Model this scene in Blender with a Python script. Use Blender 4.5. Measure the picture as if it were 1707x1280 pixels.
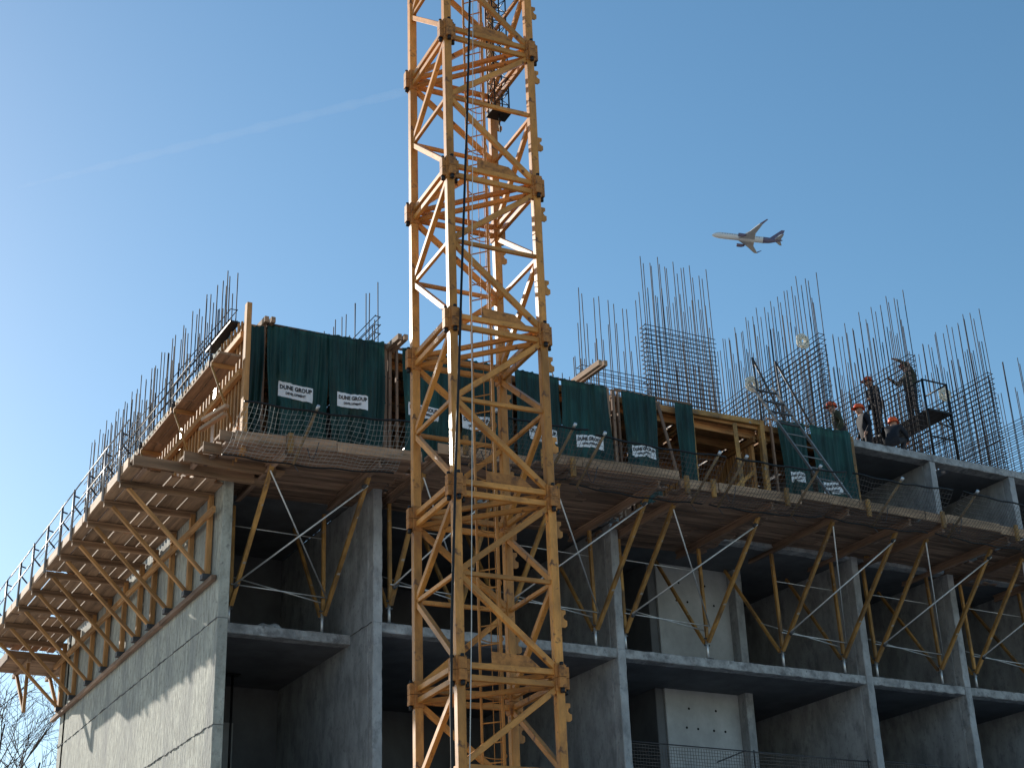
import bpy, bmesh, math, random
from mathutils import Vector, Matrix
random.seed(7)
R = math.radians
for o in list(bpy.data.objects): bpy.data.objects.remove(o)
S = bpy.context.scene
C = S.collection

# ---------------------------------------------------------------- camera, sky, sun, exposure
F_PX = 2547.2; YAW, PITCH, ROLL = R(29.198), R(24.677), R(-2.168)
CAM = Vector((-8.480, -26.663, -8.343))
_d = Vector((math.sin(YAW)*math.cos(PITCH), math.cos(YAW)*math.cos(PITCH), math.sin(PITCH)))
_r0 = Vector((math.cos(YAW), -math.sin(YAW), 0)); _u0 = _r0.cross(_d)
_r = _r0*math.cos(ROLL) + _u0*math.sin(ROLL); _u = -_r0*math.sin(ROLL) + _u0*math.cos(ROLL)
cam = bpy.data.cameras.new('camera'); camo = bpy.data.objects.new('camera', cam); C.objects.link(camo)
camo.matrix_world = Matrix.Translation(CAM) @ Matrix((_r, _u, -_d)).transposed().to_4x4()
cam.sensor_width = 36; cam.lens = 36*F_PX/1707; cam.clip_start = .1; cam.clip_end = 30000
S.camera = camo
def ray(x, y): return (_d + _r*((x-853.5)/F_PX) - _u*((y-640)/F_PX)).normalized()

SUN = Vector((-1, 4, 1.77)).normalized()
w = bpy.data.worlds.new('World'); S.world = w; w.use_nodes = True
nt = w.node_tree; sky = nt.nodes.new('ShaderNodeTexSky'); sky.sky_type = 'NISHITA'; sky.sun_disc = False
sky.sun_elevation = math.asin(SUN.z); sky.sun_rotation = math.atan2(SUN.x, SUN.y)
sky.air_density = 1.0; sky.dust_density = .3; sky.ozone_density = 1.2
bg = nt.nodes['Background']; bg.inputs[1].default_value = .104
hs = nt.nodes.new('ShaderNodeHueSaturation'); hs.inputs['Hue'].default_value = .49; hs.inputs['Saturation'].default_value = 1.20
nt.links.new(sky.outputs[0], hs.inputs['Color']); nt.links.new(hs.outputs[0], bg.inputs[0])
sl = bpy.data.lights.new('sun', 'SUN'); sl.energy = 5.0; sl.angle = R(.53); sl.color = (1, .93, .82)
so = bpy.data.objects.new('sun', sl); C.objects.link(so); so.rotation_euler = SUN.to_track_quat('Z', 'Y').to_euler(); so.location = (-10, 40, 40)
S.view_settings.view_transform = 'Standard'; S.view_settings.look = 'None'; S.view_settings.exposure = .62; S.view_settings.gamma = 1
S.render.engine = 'CYCLES'

# ---------------------------------------------------------------- materials
def mat(name, col, rough=.7, var=.15, scale=8, stretch=(1, 1, 1), metal=0, bump=.0, world=False, dark=None, spots=0, rnd=.12, bscale=None, spec=.3, trans=0):
    m = bpy.data.materials.new(name); m.use_nodes = True; n = m.node_tree; N = n.nodes; L = n.links
    b = N['Principled BSDF']; b.inputs['Roughness'].default_value = rough; b.inputs['Metallic'].default_value = metal
    b.inputs['Specular IOR Level'].default_value = spec
    if world: src = N.new('ShaderNodeNewGeometry').outputs['Position']
    else: src = N.new('ShaderNodeTexCoord').outputs['Object']
    oi = N.new('ShaderNodeObjectInfo')
    off = N.new('ShaderNodeVectorMath'); off.operation = 'MULTIPLY_ADD'
    L.new(src, off.inputs[0]); off.inputs[1].default_value = stretch
    if world: off.inputs[2].default_value = (0, 0, 0)
    else:
        sc = N.new('ShaderNodeVectorMath'); sc.operation = 'SCALE'; sc.inputs[0].default_value = (17, 23, 31); L.new(oi.outputs['Random'], sc.inputs['Scale']); L.new(sc.outputs[0], off.inputs[2])
    t = N.new('ShaderNodeTexNoise'); t.inputs['Scale'].default_value = scale; t.inputs['Detail'].default_value = 8; t.inputs['Roughness'].default_value = .65
    L.new(off.outputs[0], t.inputs['Vector'])
    mp = N.new('ShaderNodeMapRange'); mp.inputs[1].default_value = .25; mp.inputs[2].default_value = .75; mp.inputs[3].default_value = 1-var*1.6; mp.inputs[4].default_value = 1+var
    L.new(t.outputs['Fac'], mp.inputs[0])
    fac = mp.outputs[0]
    if rnd:
        mr = N.new('ShaderNodeMapRange'); mr.inputs[3].default_value = 1-rnd; mr.inputs[4].default_value = 1+rnd; L.new(oi.outputs['Random'], mr.inputs[0])
        mu = N.new('ShaderNodeMath'); mu.operation = 'MULTIPLY'; L.new(fac, mu.inputs[0]); L.new(mr.outputs[0], mu.inputs[1]); fac = mu.outputs[0]
    hv = N.new('ShaderNodeVectorMath'); hv.operation = 'SCALE'; hv.inputs[0].default_value = col; L.new(fac, hv.inputs['Scale'])
    out = hv.outputs[0]
    if dark:   # second tone in blotches
        t2 = N.new('ShaderNodeTexNoise'); t2.inputs['Scale'].default_value = dark[1]; t2.inputs['Detail'].default_value = 6; t2.inputs['Roughness'].default_value = .7
        L.new(off.outputs[0], t2.inputs['Vector'])
        r2 = N.new('ShaderNodeMapRange'); r2.inputs[1].default_value = dark[2]; r2.inputs[2].default_value = dark[3]; L.new(t2.outputs['Fac'], r2.inputs[0])
        mx = N.new('ShaderNodeMix'); mx.data_type = 'RGBA'; L.new(r2.outputs[0], mx.inputs[0]); L.new(out, mx.inputs[6]); mx.inputs[7].default_value = (*dark[0], 1); out = mx.outputs[2]
    if spots:   # small pits, chips and splashes
        t4 = N.new('ShaderNodeTexNoise'); t4.inputs['Scale'].default_value = spots[1]; t4.inputs['Detail'].default_value = 4; L.new(src, t4.inputs['Vector'])
        r4 = N.new('ShaderNodeMapRange'); r4.inputs[1].default_value = spots[2]; r4.inputs[2].default_value = spots[3]; L.new(t4.outputs['Fac'], r4.inputs[0])
        mx4 = N.new('ShaderNodeMix'); mx4.data_type = 'RGBA'; L.new(r4.outputs[0], mx4.inputs[0]); L.new(out, mx4.inputs[6]); mx4.inputs[7].default_value = (*spots[0], 1); out = mx4.outputs[2]
    L.new(out, b.inputs['Base Color'])
    if bump:
        bp = N.new('ShaderNodeBump'); bp.inputs['Strength'].default_value = bump; bp.inputs['Distance'].default_value = .02
        if bscale:
            t3 = N.new('ShaderNodeTexNoise'); t3.inputs['Scale'].default_value = bscale; t3.inputs['Detail'].default_value = 8; L.new(off.outputs[0], t3.inputs['Vector']); L.new(t3.outputs['Fac'], bp.inputs['Height'])
        else: L.new(t.outputs['Fac'], bp.inputs['Height'])
        L.new(bp.outputs[0], b.inputs['Normal'])
    if trans:
        tb = N.new('ShaderNodeBsdfTranslucent'); L.new(out, tb.inputs[0]); ms = N.new('ShaderNodeMixShader'); ms.inputs[0].default_value = trans
        L.new(b.outputs[0], ms.inputs[1]); L.new(tb.outputs[0], ms.inputs[2]); L.new(ms.outputs[0], N['Material Output'].inputs[0])
    return m

M = {}
M['gable'] = mat('gable_concrete', (.44, .44, .385), .9, .42, 4.5, (1, 2.2, .6), bump=1.0, world=True, dark=((.24, .245, .235), .55, .46, .66), rnd=0, bscale=9, spots=((.22, .22, .205), 11, .58, .72))
M['concrete'] = mat('concrete', (.36, .365, .375), .88, .28, 1.6, (1.6, 1.6, .8), bump=.45, world=True, dark=((.2, .205, .215), 2.0, .5, .66), rnd=.05, spots=((.22, .22, .23), 10, .6, .74))
M['inner'] = mat('inner_shade_concrete', (.135, .138, .147), .9, .25, 1.2, (1, 1, .6), bump=.3, world=True, rnd=.04)  # concrete darkened to hold the deep room shade; also used for seams
M['edge'] = mat('slab_edge_concrete', (.36, .362, .368), .88, .4, 3, (1, 1, 1), bump=.6, world=True, dark=((.17, .17, .178), 2.5, .5, .64), rnd=.04, spots=((.16, .16, .165), 9, .6, .72))
M['panel'] = mat('smooth_concrete', (.42, .425, .43), .8, .2, 1.3, (1, 1, .8), bump=.15, world=True, dark=((.34, .345, .35), 1.5, .55, .7), rnd=0)
M['hole'] = mat('tie_hole_disc', (.012, .012, .012), .9, 0, 5, rnd=0)  # near-black discs on the surface hold the darkness of open holes
M['paint'] = mat('yellow_mast_paint', (.56, .24, .056), .42, .34, 5, (1, 1, .35), bump=.15, dark=((.27, .105, .035), 4.5, .54, .74), rnd=.2, spots=((.14, .06, .025), 9, .6, .7))
M['block'] = mat('worn_mast_joint', (.44, .18, .05), .65, .3, 9, dark=((.13, .06, .03), 7, .52, .68), rnd=.1, bump=.2)
M['black'] = mat('black_steel', (.012, .012, .014), .5, .2, 8)
M['cable'] = mat('black_cable', (.008, .008, .009), .5, .1, 8)
M['rope'] = mat('pale_rope', (.55, .52, .48), .8, .1, 8)
M['ladder'] = mat('mast_ladder_steel', (.50, .22, .06), .6, .2, 8)
M['strut'] = mat('yellow_strut', (.42, .225, .07), .65, .4, 5, (1, 1, .4), dark=((.14, .085, .045), 4, .48, .66), rnd=.25, spots=((.30, .29, .27), 9, .64, .72))
M['galv'] = mat('galvanised_tube', (.62, .63, .64), .4, .15, 10, metal=.6, rnd=.1)
M['dsteel'] = mat('dark_steel', (.06, .062, .07), .55, .3, 8)
M['rebar'] = mat('rebar', (.06, .052, .054), .8, .3, 10, rnd=.25)
M['timber'] = mat('formwork_timber', (.46, .235, .09), .75, .4, 9, (1, 1, .12), bump=.3, rnd=.25, dark=((.22, .12, .06), 4, .5, .72))
M['plank'] = mat('weathered_plank', (.30, .19, .132), .85, .5, 7, (1, 1, .10), bump=.5, dark=((.11, .075, .06), 3, .54, .72), rnd=.3)
M['deckside'] = mat('side_deck_plank', (.31, .19, .115), .85, .45, 7, (1, 1, .10), bump=.5, dark=((.2, .13, .09), 3, .56, .72), rnd=.22)
M['kick'] = mat('pale_toe_board', (.42, .265, .165), .8, .4, 8, (1, 1, .12), bump=.4, dark=((.2, .13, .08), 3.5, .56, .7), rnd=.16)
M['ply'] = mat('plywood', (.36, .20, .09), .28, .25, 5, (1, 1, .3), rnd=.1, spec=.5)
M['pole'] = mat('wooden_pole', (.26, .175, .10), .8, .3, 9, (1, 1, .2), rnd=.2)
M['rail'] = mat('dull_tube', (.30, .30, .31), .42, .2, 9, metal=.5, rnd=.2)
M['tarp'] = mat('green_tarpaulin', (.009, .048, .043), .5, .5, 3, (1, 1, .25), bump=.4, bscale=24, rnd=.3, dark=((.03, .06, .055), 1.2, .55, .8), trans=.12)
M['sign'] = mat('white_print', (.72, .73, .76), .6, .1, 6, rnd=.03)
M['ink'] = mat('black_print', (.02, .02, .025), .7, 0, 6, rnd=0)
M['net'] = mat('net_cord', (.10, .085, .08), .8, .3, 6)
M['netpale'] = mat('pale_net_cord', (.36, .36, .34), .8, .3, 6)
M['bark'] = mat('bark', (.085, .068, .056), .9, .3, 4, bump=.3)
M['ground'] = mat('pale_bounce_ground', (.43, .405, .375), .95, .3, .6, bump=.4, world=True, rnd=0)  # unseen ground, paleness raised to bounce fill light onto the front
M['white'] = mat('hazed_aircraft_white', (.68, .69, .72), .4, .05, .3, rnd=0)  # white toned for distance haze
M['wing'] = mat('aircraft_wing_grey', (.42, .45, .49), .45, .1, .5, rnd=0)
M['purple'] = mat('hazed_aircraft_purple', (.14, .125, .20), .4, .05, .3, rnd=0)  # purple paled, distance haze put into the paint colour
M['helmet'] = mat('orange_helmet', (.75, .11, .025), .35, .05, 8, rnd=.1)
M['jacket'] = mat('dark_jacket', (.018, .02, .028), .85, .3, 12)
M['olive'] = mat('olive_jacket', (.05, .055, .035), .85, .3, 12)
M['trouser'] = mat('dark_trousers', (.025, .025, .03), .85, .3, 12)
M['skin'] = mat('skin', (.42, .23, .16), .6, .05, 12)
M['boot'] = mat('boots', (.03, .02, .015), .7, .1, 12)
M['alu'] = mat('aluminium', (.22, .225, .235), .5, .2, 8, metal=.3)
M['coil'] = mat('white_coil', (.72, .70, .62), .7, .15, 14, rnd=.05)

# ---------------------------------------------------------------- building blocks
WM = {}
CACHE = {}
def link(name, me, Wm, parent=None):
    o = bpy.data.objects.new(name, me); C.objects.link(o)
    WM[o] = Wm
    if parent:
        o.parent = parent; o.matrix_parent_inverse = Matrix.Identity(4); o.matrix_basis = WM[parent].inverted() @ Wm
    else: o.matrix_basis = Wm
    return o
def tag(o, label=None, cat=None, group=None, kind=None):
    if label: o['label'] = label
    if cat: o['category'] = cat
    if group: o['group'] = group
    if kind: o['kind'] = kind
    return o
def thing(name, label, cat, loc=(0, 0, 0), group=None):
    return tag(link(name, None, Matrix.Translation(Vector(loc))), label, cat, group)
def prism_mesh(key, sec, Ln, m, smooth=False, r1=1.0):
    k = (key, round(Ln, 3), m.name, r1)
    if k in CACHE: return CACHE[k]
    n = len(sec); v = [(x, y, 0) for x, y in sec] + [(x*r1, y*r1, Ln) for x, y in sec]
    f = [(i, (i+1) % n, n+(i+1) % n, n+i) for i in range(n)] + [tuple(range(n-1, -1, -1)), tuple(range(n, 2*n))]
    me = bpy.data.meshes.new(key if isinstance(key, str) else 'piece'); me.from_pydata(v, [], f); me.materials.append(m)
    if smooth:
        for p in me.polygons[:n]: p.use_smooth = True
    CACHE[k] = me; return me
def frame(a, b, up):
    a = Vector(a); z = (Vector(b)-a); L = z.length; z = z/L; up = Vector(up)
    if abs(z.dot(up)) > .985*up.length: up = Vector((0, 1, 0)) if abs(z.y) < .9 else Vector((1, 0, 0))
    x = up.cross(z).normalized(); y = z.cross(x)
    mm = Matrix((x, y, z)).transposed().to_4x4(); mm.translation = a
    return mm, L
def rsec(w, h, c):
    a, b = w/2, h/2
    return [(-a+c, -b), (a-c, -b), (a, -b+c), (a, b-c), (a-c, b), (-a+c, b), (-a, b-c), (-a, -b+c)]
def isec(w, h, t=.028, fl=.04):
    a, b = w/2, h/2
    return [(-a, -b), (a, -b), (a, -b+fl), (t/2, -b+fl), (t/2, b-fl), (a, b-fl), (a, b), (-a, b), (-a, b-fl), (-t/2, b-fl), (-t/2, -b+fl), (-a, -b+fl)]
def beam(par, name, a, b, w, h, m, up=(0, 0, 1), c=None):
    mm, L = frame(a, b, up); c = min(w, h)*.08 if c is None else c
    return link(name, prism_mesh(('beam', round(w, 3), round(h, 3), round(c, 4)), rsec(w, h, c), L, M[m]), mm, par)
def ibeam(par, name, a, b, w, h, m, up=(0, 0, 1)):
    mm, L = frame(a, b, up)
    return link(name, prism_mesh(('ibeam', w, h), isec(w, h), L, M[m]), mm, par)
def tube(par, name, a, b, r, m, n=8, r1=1.0):
    mm, L = frame(a, b, (0, 0, 1))
    return link(name, prism_mesh(('tube', round(r, 4), n), [(r*math.cos(i*2*math.pi/n), r*math.sin(i*2*math.pi/n)) for i in range(n)], L, M[m], True, r1), mm, par)
def box(par, name, x0, x1, y0, y1, z0, z1, m, c=.012):
    return beam(par, name, ((x0+x1)/2, (y0+y1)/2, z0), ((x0+x1)/2, (y0+y1)/2, z1), x1-x0, y1-y0, m, (0, 1, 0), c)
def mesh(par, name, v, f, m, smooth=False, base=None):
    me = bpy.data.meshes.new(name); b = Vector(base or (WM[par].translation if par else (0, 0, 0)))
    me.from_pydata([tuple(Vector(p)-b) for p in v], [], f); me.materials.append(M[m] if isinstance(m, str) else m)
    if smooth: me.shade_smooth()
    return link(name, me, Matrix.Translation(b), par)
def poly_tube_data(pts, r, n=6, V=None, Fc=None, ends=True):
    V = [] if V is None else V; Fc = [] if Fc is None else Fc
    pts = [Vector(p) for p in pts]; base = len(V)
    for i, p in enumerate(pts):
        d = (pts[min(i+1, len(pts)-1)]-pts[max(i-1, 0)]).normalized()
        u = Vector((0, 0, 1)) if abs(d.z) < .9 else Vector((0, 1, 0))
        x = u.cross(d).normalized(); y = d.cross(x); rr = r[i] if isinstance(r, (list, tuple)) else r
        for k in range(n):
            a = 2*math.pi*k/n; V.append(p + x*rr*math.cos(a) + y*rr*math.sin(a))
    for i in range(len(pts)-1):
        for k in range(n):
            a = base+i*n+k; b = base+i*n+(k+1) % n; Fc.append((a, b, b+n, a+n))
    if ends:
        Fc.append(tuple(base+k for k in range(n-1, -1, -1))); e = base+(len(pts)-1)*n; Fc.append(tuple(e+k for k in range(n)))
    return V, Fc
def polytube(par, name, pts, r, m, n=6):
    V, Fc = poly_tube_data(pts, r, n); return mesh(par, name, V, Fc, m, True)
def rough(par, name, a, b, w, h, m, up, seed=0, amp=.006, chip=.03):
    # prism along a-b whose arrises wander and are chipped
    mm, L = frame(a, b, up); n = max(6, int(L/.12)); rg = random.Random(seed); V, Fc = [], []
    sec = rsec(w, h, .014); k = len(sec)
    for i in range(n+1):
        c = [1.0]*k; j = rg.randrange(k) if rg.random() < .5 else -1
        dx, dy = rg.uniform(-amp, amp)*.5, rg.uniform(-amp, amp)*.5
        for q, (x, y) in enumerate(sec):
            e = chip*rg.uniform(.4, 1) if q == j and 0 < i < n else 0
            V.append((x*(1-e/(w/2))+dx+rg.uniform(-amp, amp)*.5, y*(1-e/(h/2))+dy+rg.uniform(-amp, amp)*.5, L*i/n))
    for i in range(n):
        for q in range(k): Fc.append((i*k+q, i*k+(q+1) % k, (i+1)*k+(q+1) % k, (i+1)*k+q))
    Fc += [tuple(range(k-1, -1, -1)), tuple(range(n*k, (n+1)*k))]
    me = bpy.data.meshes.new(name); me.from_pydata(V, [], Fc); me.materials.append(M[m])
    return link(name, me, mm, par)
def U(a, b): return random.uniform(a, b)

GZ = -9.95
# ---------------------------------------------------------------- ground
tag(mesh(None, 'ground', [(-900, -900, GZ), (900, -900, GZ), (900, 900, GZ), (-900, 900, GZ)], [(0, 1, 2, 3)], 'ground'), kind='structure')

# ---------------------------------------------------------------- concrete building
bld = thing('concrete_building', 'grey concrete building shell under construction with open bays and blank side wall', 'building', (0, 0, GZ))
FX = [(3.12, 3.32), (8.73, 8.93), (15.49, 15.69), (18.53, 18.73), (21.30, 21.50), (24.5, 24.7), (30.0, 30.2)]
YB = 12.5
for z0, z1 in ((GZ, -5.3), (-5.285, -2.245), (-2.23, -.265), (-.25, 2.72)):
    box(bld, 'gable_wall', 0, .2, 0, YB, z0, z1, 'gable', .012)
for z0 in (-2.238, -.258):
    rough(bld, 'grout_seam', (-.002, .02, z0), (-.002, YB-.02, z0), .012, .014, 'inner', (0, 0, 1), int(z0*10), .022, .004)
for z0 in (-5.3, -2.25, -.27): box(bld, 'joint_strip', .012, .19, .012, YB-.01, z0, z0+.025, 'inner', .001)
box(bld, 'gable_wall', .03, .2, .3, YB, 2.76, 5.7, 'gable')
for i, (a, b) in enumerate(FX):
    zt = 5.79 if i >= 2 else 2.78
    for z0, z1 in ((GZ, -3.0), (-2.995, -.02), (-.015, zt if zt < 3 else 2.99)):
        box(bld, 'cross_wall', a, b, .26, 11.9, z0, z1, 'concrete', .015); rough(bld, 'wall_end', ((a+b)/2, .128, z0), ((a+b)/2, .128, z1), b-a, .256+U(-.01, .01), 'concrete', (0, 1, 0), i*10+int(z0))
        if z1 < 2.9: rough(bld, 'grout_seam', (a-.004, .05, z1), (a-.004, 6, z1), .014, .016, 'inner', (0, 0, 1), i, .012, .004)
    if zt > 3: box(bld, 'cross_wall', a, b, .26, 11.9, 2.995, zt, 'concrete', .015); rough(bld, 'wall_end', ((a+b)/2, .13, 2.995), ((a+b)/2, .13, zt), b-a, .25, 'concrete', (0, 1, 0), i+77)
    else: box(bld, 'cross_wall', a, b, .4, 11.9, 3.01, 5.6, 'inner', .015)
xs = [(.203, 3.117)] + [(FX[i][1]+.003, FX[i+1][0]-.003) for i in range(len(FX)-1)]
for lv, zt in enumerate((-9, -6, -3, 0, 3)):
    for i, (a, b) in enumerate(xs):
        y0 = 1.12 if i == 0 else .03+U(-.012, .012)
        rough(bld, 'slab_edge', (a, y0+.15, zt-.1), (b, y0+.15, zt-.1), .3, .2, 'edge', (0, 0, 1), i+lv*9, .008, .035)
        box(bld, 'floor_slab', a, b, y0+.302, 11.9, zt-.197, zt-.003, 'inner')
# roof slab over the finished bays, one bay with an opening
for i, (a, b) in enumerate(xs):
    if i < 3: continue
    a2, b2 = (15.49, 18.63) if i == 3 else (FX[i-1][0]+.103, FX[i][0]+.1)
    rough(bld, 'roof_slab_edge', (a2, .165, 5.9), (b2-.003, .165, 5.9), .35, .2, 'edge', (0, 0, 1), i+50, .008, .035)
    if i == 4:
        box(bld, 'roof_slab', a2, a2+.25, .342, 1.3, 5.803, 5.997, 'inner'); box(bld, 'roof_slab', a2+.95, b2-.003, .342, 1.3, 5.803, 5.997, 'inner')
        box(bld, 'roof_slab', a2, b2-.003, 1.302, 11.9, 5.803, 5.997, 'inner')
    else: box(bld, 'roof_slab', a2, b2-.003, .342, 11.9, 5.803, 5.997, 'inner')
for i, (a, b) in enumerate(xs):
    for z0, z1 in ((GZ, -9.2), (-9, -6.2), (-6, -3.2), (-3, -.2), (0, 2.8), (3, 5.79)):
        if z1 > 3 and i < 3: continue
        yy = 5.2 if i == 0 else 6.2
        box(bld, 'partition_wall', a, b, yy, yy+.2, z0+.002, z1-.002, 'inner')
box(bld, 'rear_wall', 0, 30.2, 11.91, 12.11, GZ, 5.7, 'gable')
# pale core panel, tie holes as flat dark discs
for z0, z1 in ((-8.998, -6.2), (-5.998, -3.2), (-2.998, -.2), (.002, 2.79)):
    pn = box(bld, 'core_panel', 11.22, 13.28, 2.0, 2.2, z0, z1, 'panel')
    box(bld, 'core_fin', 13.283, 13.5, 1.72, 4.6, z0, z1, 'concrete')
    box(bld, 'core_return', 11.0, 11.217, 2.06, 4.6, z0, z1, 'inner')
    for hx, hz in ((11.85, .42), (12.6, .42), (11.75, .86), (12.06, .87), (12.5, .88), (12.82, .88), (11.9, 2.3), (12.3, 2.3), (12.75, 2.3)):
        tube(pn, 'tie_hole_disc', (hx, 2.02, z1-hz), (hx, 1.994, z1-hz), .028, 'hole', 10)
# pale panel standing in for the lighter door opening deep in the corner bay
box(bld, 'pale_opening_panel', 1.75, 2.1, 5.16, 5.197, -2.99, -1.0, 'panel')
# slab opening shaft walls etc. that show as lit curb
box(bld, 'opening_kerb', 18.9, 19.6, 1.31, 1.37, 6.0, 6.08, 'edge')

# ---------------------------------------------------------------- decks along the front
def lerp(a, b, t): return a+(b-a)*t
def front_deck(label, x0, x1, z0, z1, yf, yb, frames, ybase, ytop, net=None, pairs=True):
    t = thing('cantilever_platform', label, 'work platform', ((x0+x1)/2, ybase, 0), 'timber platforms cantilevered from the front')
    zz = lambda x: lerp(z0, z1, (x-x0)/(x1-x0))
    y = yf+.11
    while y < yb:
        wd = U(.19, .225); a, b = x0-U(-.02, .14), x1+U(-.14, .02); dz = U(-.022, .014)
        if random.random() < .35:
            cpt = U(a+.8, b-.8); beam(t, 'plank', (a, y, zz(a)+.02+dz), (cpt-.006, y, zz(cpt)+.02+dz), wd, .045, 'plank'); beam(t, 'plank', (cpt+.006, y+U(-.01, .01), zz(cpt)+.02-dz), (b, y, zz(b)+.02-dz), wd, .045, 'plank')
        else: beam(t, 'plank', (a, y, zz(a)+.02+dz), (b, y+U(-.02, .02), zz(b)+.02+U(-.02, .012)), wd, .045, 'plank')
        y += wd+U(.004, .018)
    # toe board in pieces
    cuts = [x0-.02]+sorted(U(x0+.6, x1-.6) for _ in range(1 if x1-x0 < 3 else 2))+[x1+.02]
    for a, b in zip(cuts, cuts[1:]):
        d = U(-.03, .02); beam(t, 'toe_board', (a+.006, yf-.02+U(-.012, .012), zz(a)+.10+d), (b-.006, yf-.02, zz(b)+.10+d+U(-.01, .01)), .036, .205, 'kick')
    for X in frames:
        zd = zz(X)-.01
        ibeam(t, 'cross_beam', (X, yf+.06, zd-.095), (X, yb-.02, zd-.095), .09, .17, 'plank')
        fr = tube(t, 'jack_foot', (X, ybase, .012), (X, ybase, .42), .032, 'galv')
        box(fr, 'base_plate', X-.09, X+.09, ybase-.09, ybase+.09, .001, .012, 'dsteel', .001)
        box(fr, 'jack_nut', X-.07, X+.07, ybase-.02, ybase+.02, .30, .335, 'dsteel', .004)
        beam(t, 'vertical_leg', (X+.02, ybase, .40), (X+.02, ybase+.04, zd-.17), U(.068, .076), .072, 'strut', (0, 1, 0))
        beam(t, 'outer_strut', (X+U(-.03, .03), ybase-.06, .38), (X+U(-.04, .04), ytop, zd-.15), .08, .08, 'strut', (1, 0, 0))
        beam(t, 'inner_strut', (X-.02, ybase+.06, .38), (X-.02+U(-.05, .05), ybase+1.75, 2.79), .066, .066, 'strut', (1, 0, 0))
        tube(t, 'bolt', (X-.07, ybase-.03, .46), (X+.09, ybase-.03, .46), .018, 'dsteel')
    def P(X, k): return Vector((X, lerp(ybase-.06, ytop, k)-.06, lerp(.38, zz(X)-.16, k)))
    if pairs:
        for A, B in zip(frames[::2], frames[1::2]):
            tube(t, 'cross_brace', P(A, .14)+Vector((-.06, 0, 0)), P(B, .93)+Vector((.05, 0, 0)), .019, 'galv')
            tube(t, 'cross_brace', P(A, .95)+Vector((-.05, -.05, 0)), Vector((B+.05, ybase-.1, .72)), .016, 'galv')
            tube(t, 'tie_rod', (A, ybase-.06, .80), (B+.08, ybase-.06, .74), .014, 'galv')
            tube(t, 'tie_rod', (A, ybase+.06, 2.05), (B, ybase+.06, 2.02), .013, 'galv')
            tube(t, 'tie_rod', (A+.1, ybase+.9, 1.30), (B, ybase+.05, .66), .015, 'galv')
            for k in (.14, .93): tube(t, 'clamp', P(A if k < .5 else B, k)+Vector((-.05, .02, -.05)), P(A if k < .5 else B, k)+Vector((.05, .02, .05)), .038, 'dsteel')
    return t
def safety_net(label, x0, x1, z0, z1, yk, poles, pale=.0):
    # bottom line hangs just below the deck edge, top line leans outward
    t = thing('safety_net', label, 'safety net', ((x0+x1)/2, yk, z0), 'safety nets leaning out from the front platforms')
    ob, ot = (yk-.06, -.36), (yk-1.05, .30)
    zz = lambda x: lerp(z0, z1, (x-x0)/(x1-x0))
    for X in poles:
        a = Vector((X-.03, ob[0], zz(X)+ob[1]-.04)); b = Vector((X+.03, ot[0]-.03, zz(X)+ot[1]+.03)); tube(t, 'outrigger', a, b, .028, 'pole'); d = (b-a).normalized()
        tube(t, 'end_cap', b-d*.03, b+d*.05, .034, 'galv'); tube(t, 'tie_wire', a+Vector((0, .02, .02)), a+Vector((.08, -.05, -.16)), .008, 'dsteel', 5)
        box(t, 'bracket', X-.15, X-.05, yk-.115, yk-.042, zz(X)-.2, zz(X)+.19, 'strut')
    for X in poles[:1]:
        polytube(t, 'loose_rope', [(X+.25+.05*q, yk-.02-.02*q, zz(X)-.02-.5*math.sin(q*.9)*.5) for q in range(5)], .009, 'dsteel', 5)
    n = 16
    sag = lambda k: -.05*math.sin(math.pi*k)+.012*math.sin(k*23+x0)
    tp = [(lerp(x0+.05, x1-.05, k/n), ot[0], lerp(z0, z1, k/n)+ot[1]+sag(k/n)) for k in range(n+1)]
    bt = [(lerp(x0, x1, k/n), ob[0], lerp(z0, z1, k/n)+ob[1]+sag(k/n)*1.2) for k in range(n+1)]
    polytube(t, 'net_line', tp, .020, 'cable'); polytube(t, 'net_line', bt, .017, 'cable')
    V, Fc = [], []; nx = int((x1-x0)/.085); ny = 13
    def np(i, j):
        k, s = i/nx, j/ny
        bx, tx = lerp(x0, x1, k), lerp(x0+.05, x1-.05, k)
        belly = .10*math.sin(math.pi*s)*(1+.4*math.sin(k*9))
        return Vector((lerp(bx, tx, s)+.02*math.sin(s*7+k*20), lerp(ob[0], ot[0], s)-belly*.3, lerp(z0, z1, k)+lerp(ob[1], ot[1], s)+sag(k)-belly+.006*math.sin(i*1.7+j)))
    for i in range(nx+1): poly_tube_data([np(i, j) for j in range(ny+1)], .0034 if pale else .0046, 3, V, Fc, False)
    for j in range(1, ny): poly_tube_data([np(i, j) for i in range(nx+1)], .0034 if pale else .0046, 3, V, Fc, False)
    tag(mesh(t, 'net', V, Fc, 'netpale' if pale else 'net'), kind='stuff')
    return t
YK = -2.7
front_deck('timber platform on yellow struts under the corner bay, left of the crane mast', -.35, 3.40, 2.60, 2.76, -1.65, 1.05, [.62, 2.56], 1.27, -1.0)
front_deck('narrow timber platform on yellow struts partly hidden behind the left crane mast chords', 3.46, 5.45, 2.72, 2.74, -2.3, 1.0, [3.52, 5.05], .13, -1.6)
front_deck('timber platform on yellow struts just right of the crane mast', 5.52, 8.72, 2.70, 2.80, YK, 1.0, [6.15, 8.28], .13, -2.2)
front_deck('timber platform on yellow struts in front of the pale core panel', 8.80, 11.85, 2.68, 2.76, YK, 1.0, [9.02, 11.15], .13, -2.1)
front_deck('timber platform on yellow struts below the ladder, right of the pale core panel', 11.92, 15.35, 2.88, 2.90, YK, 1.0, [13.22, 14.98], .13, -2.15)
front_deck('timber platform on yellow struts below the first finished roof bay', 15.42, 18.45, 2.88, 2.88, YK, 1.0, [15.95, 17.95], .13, -2.1)
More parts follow.
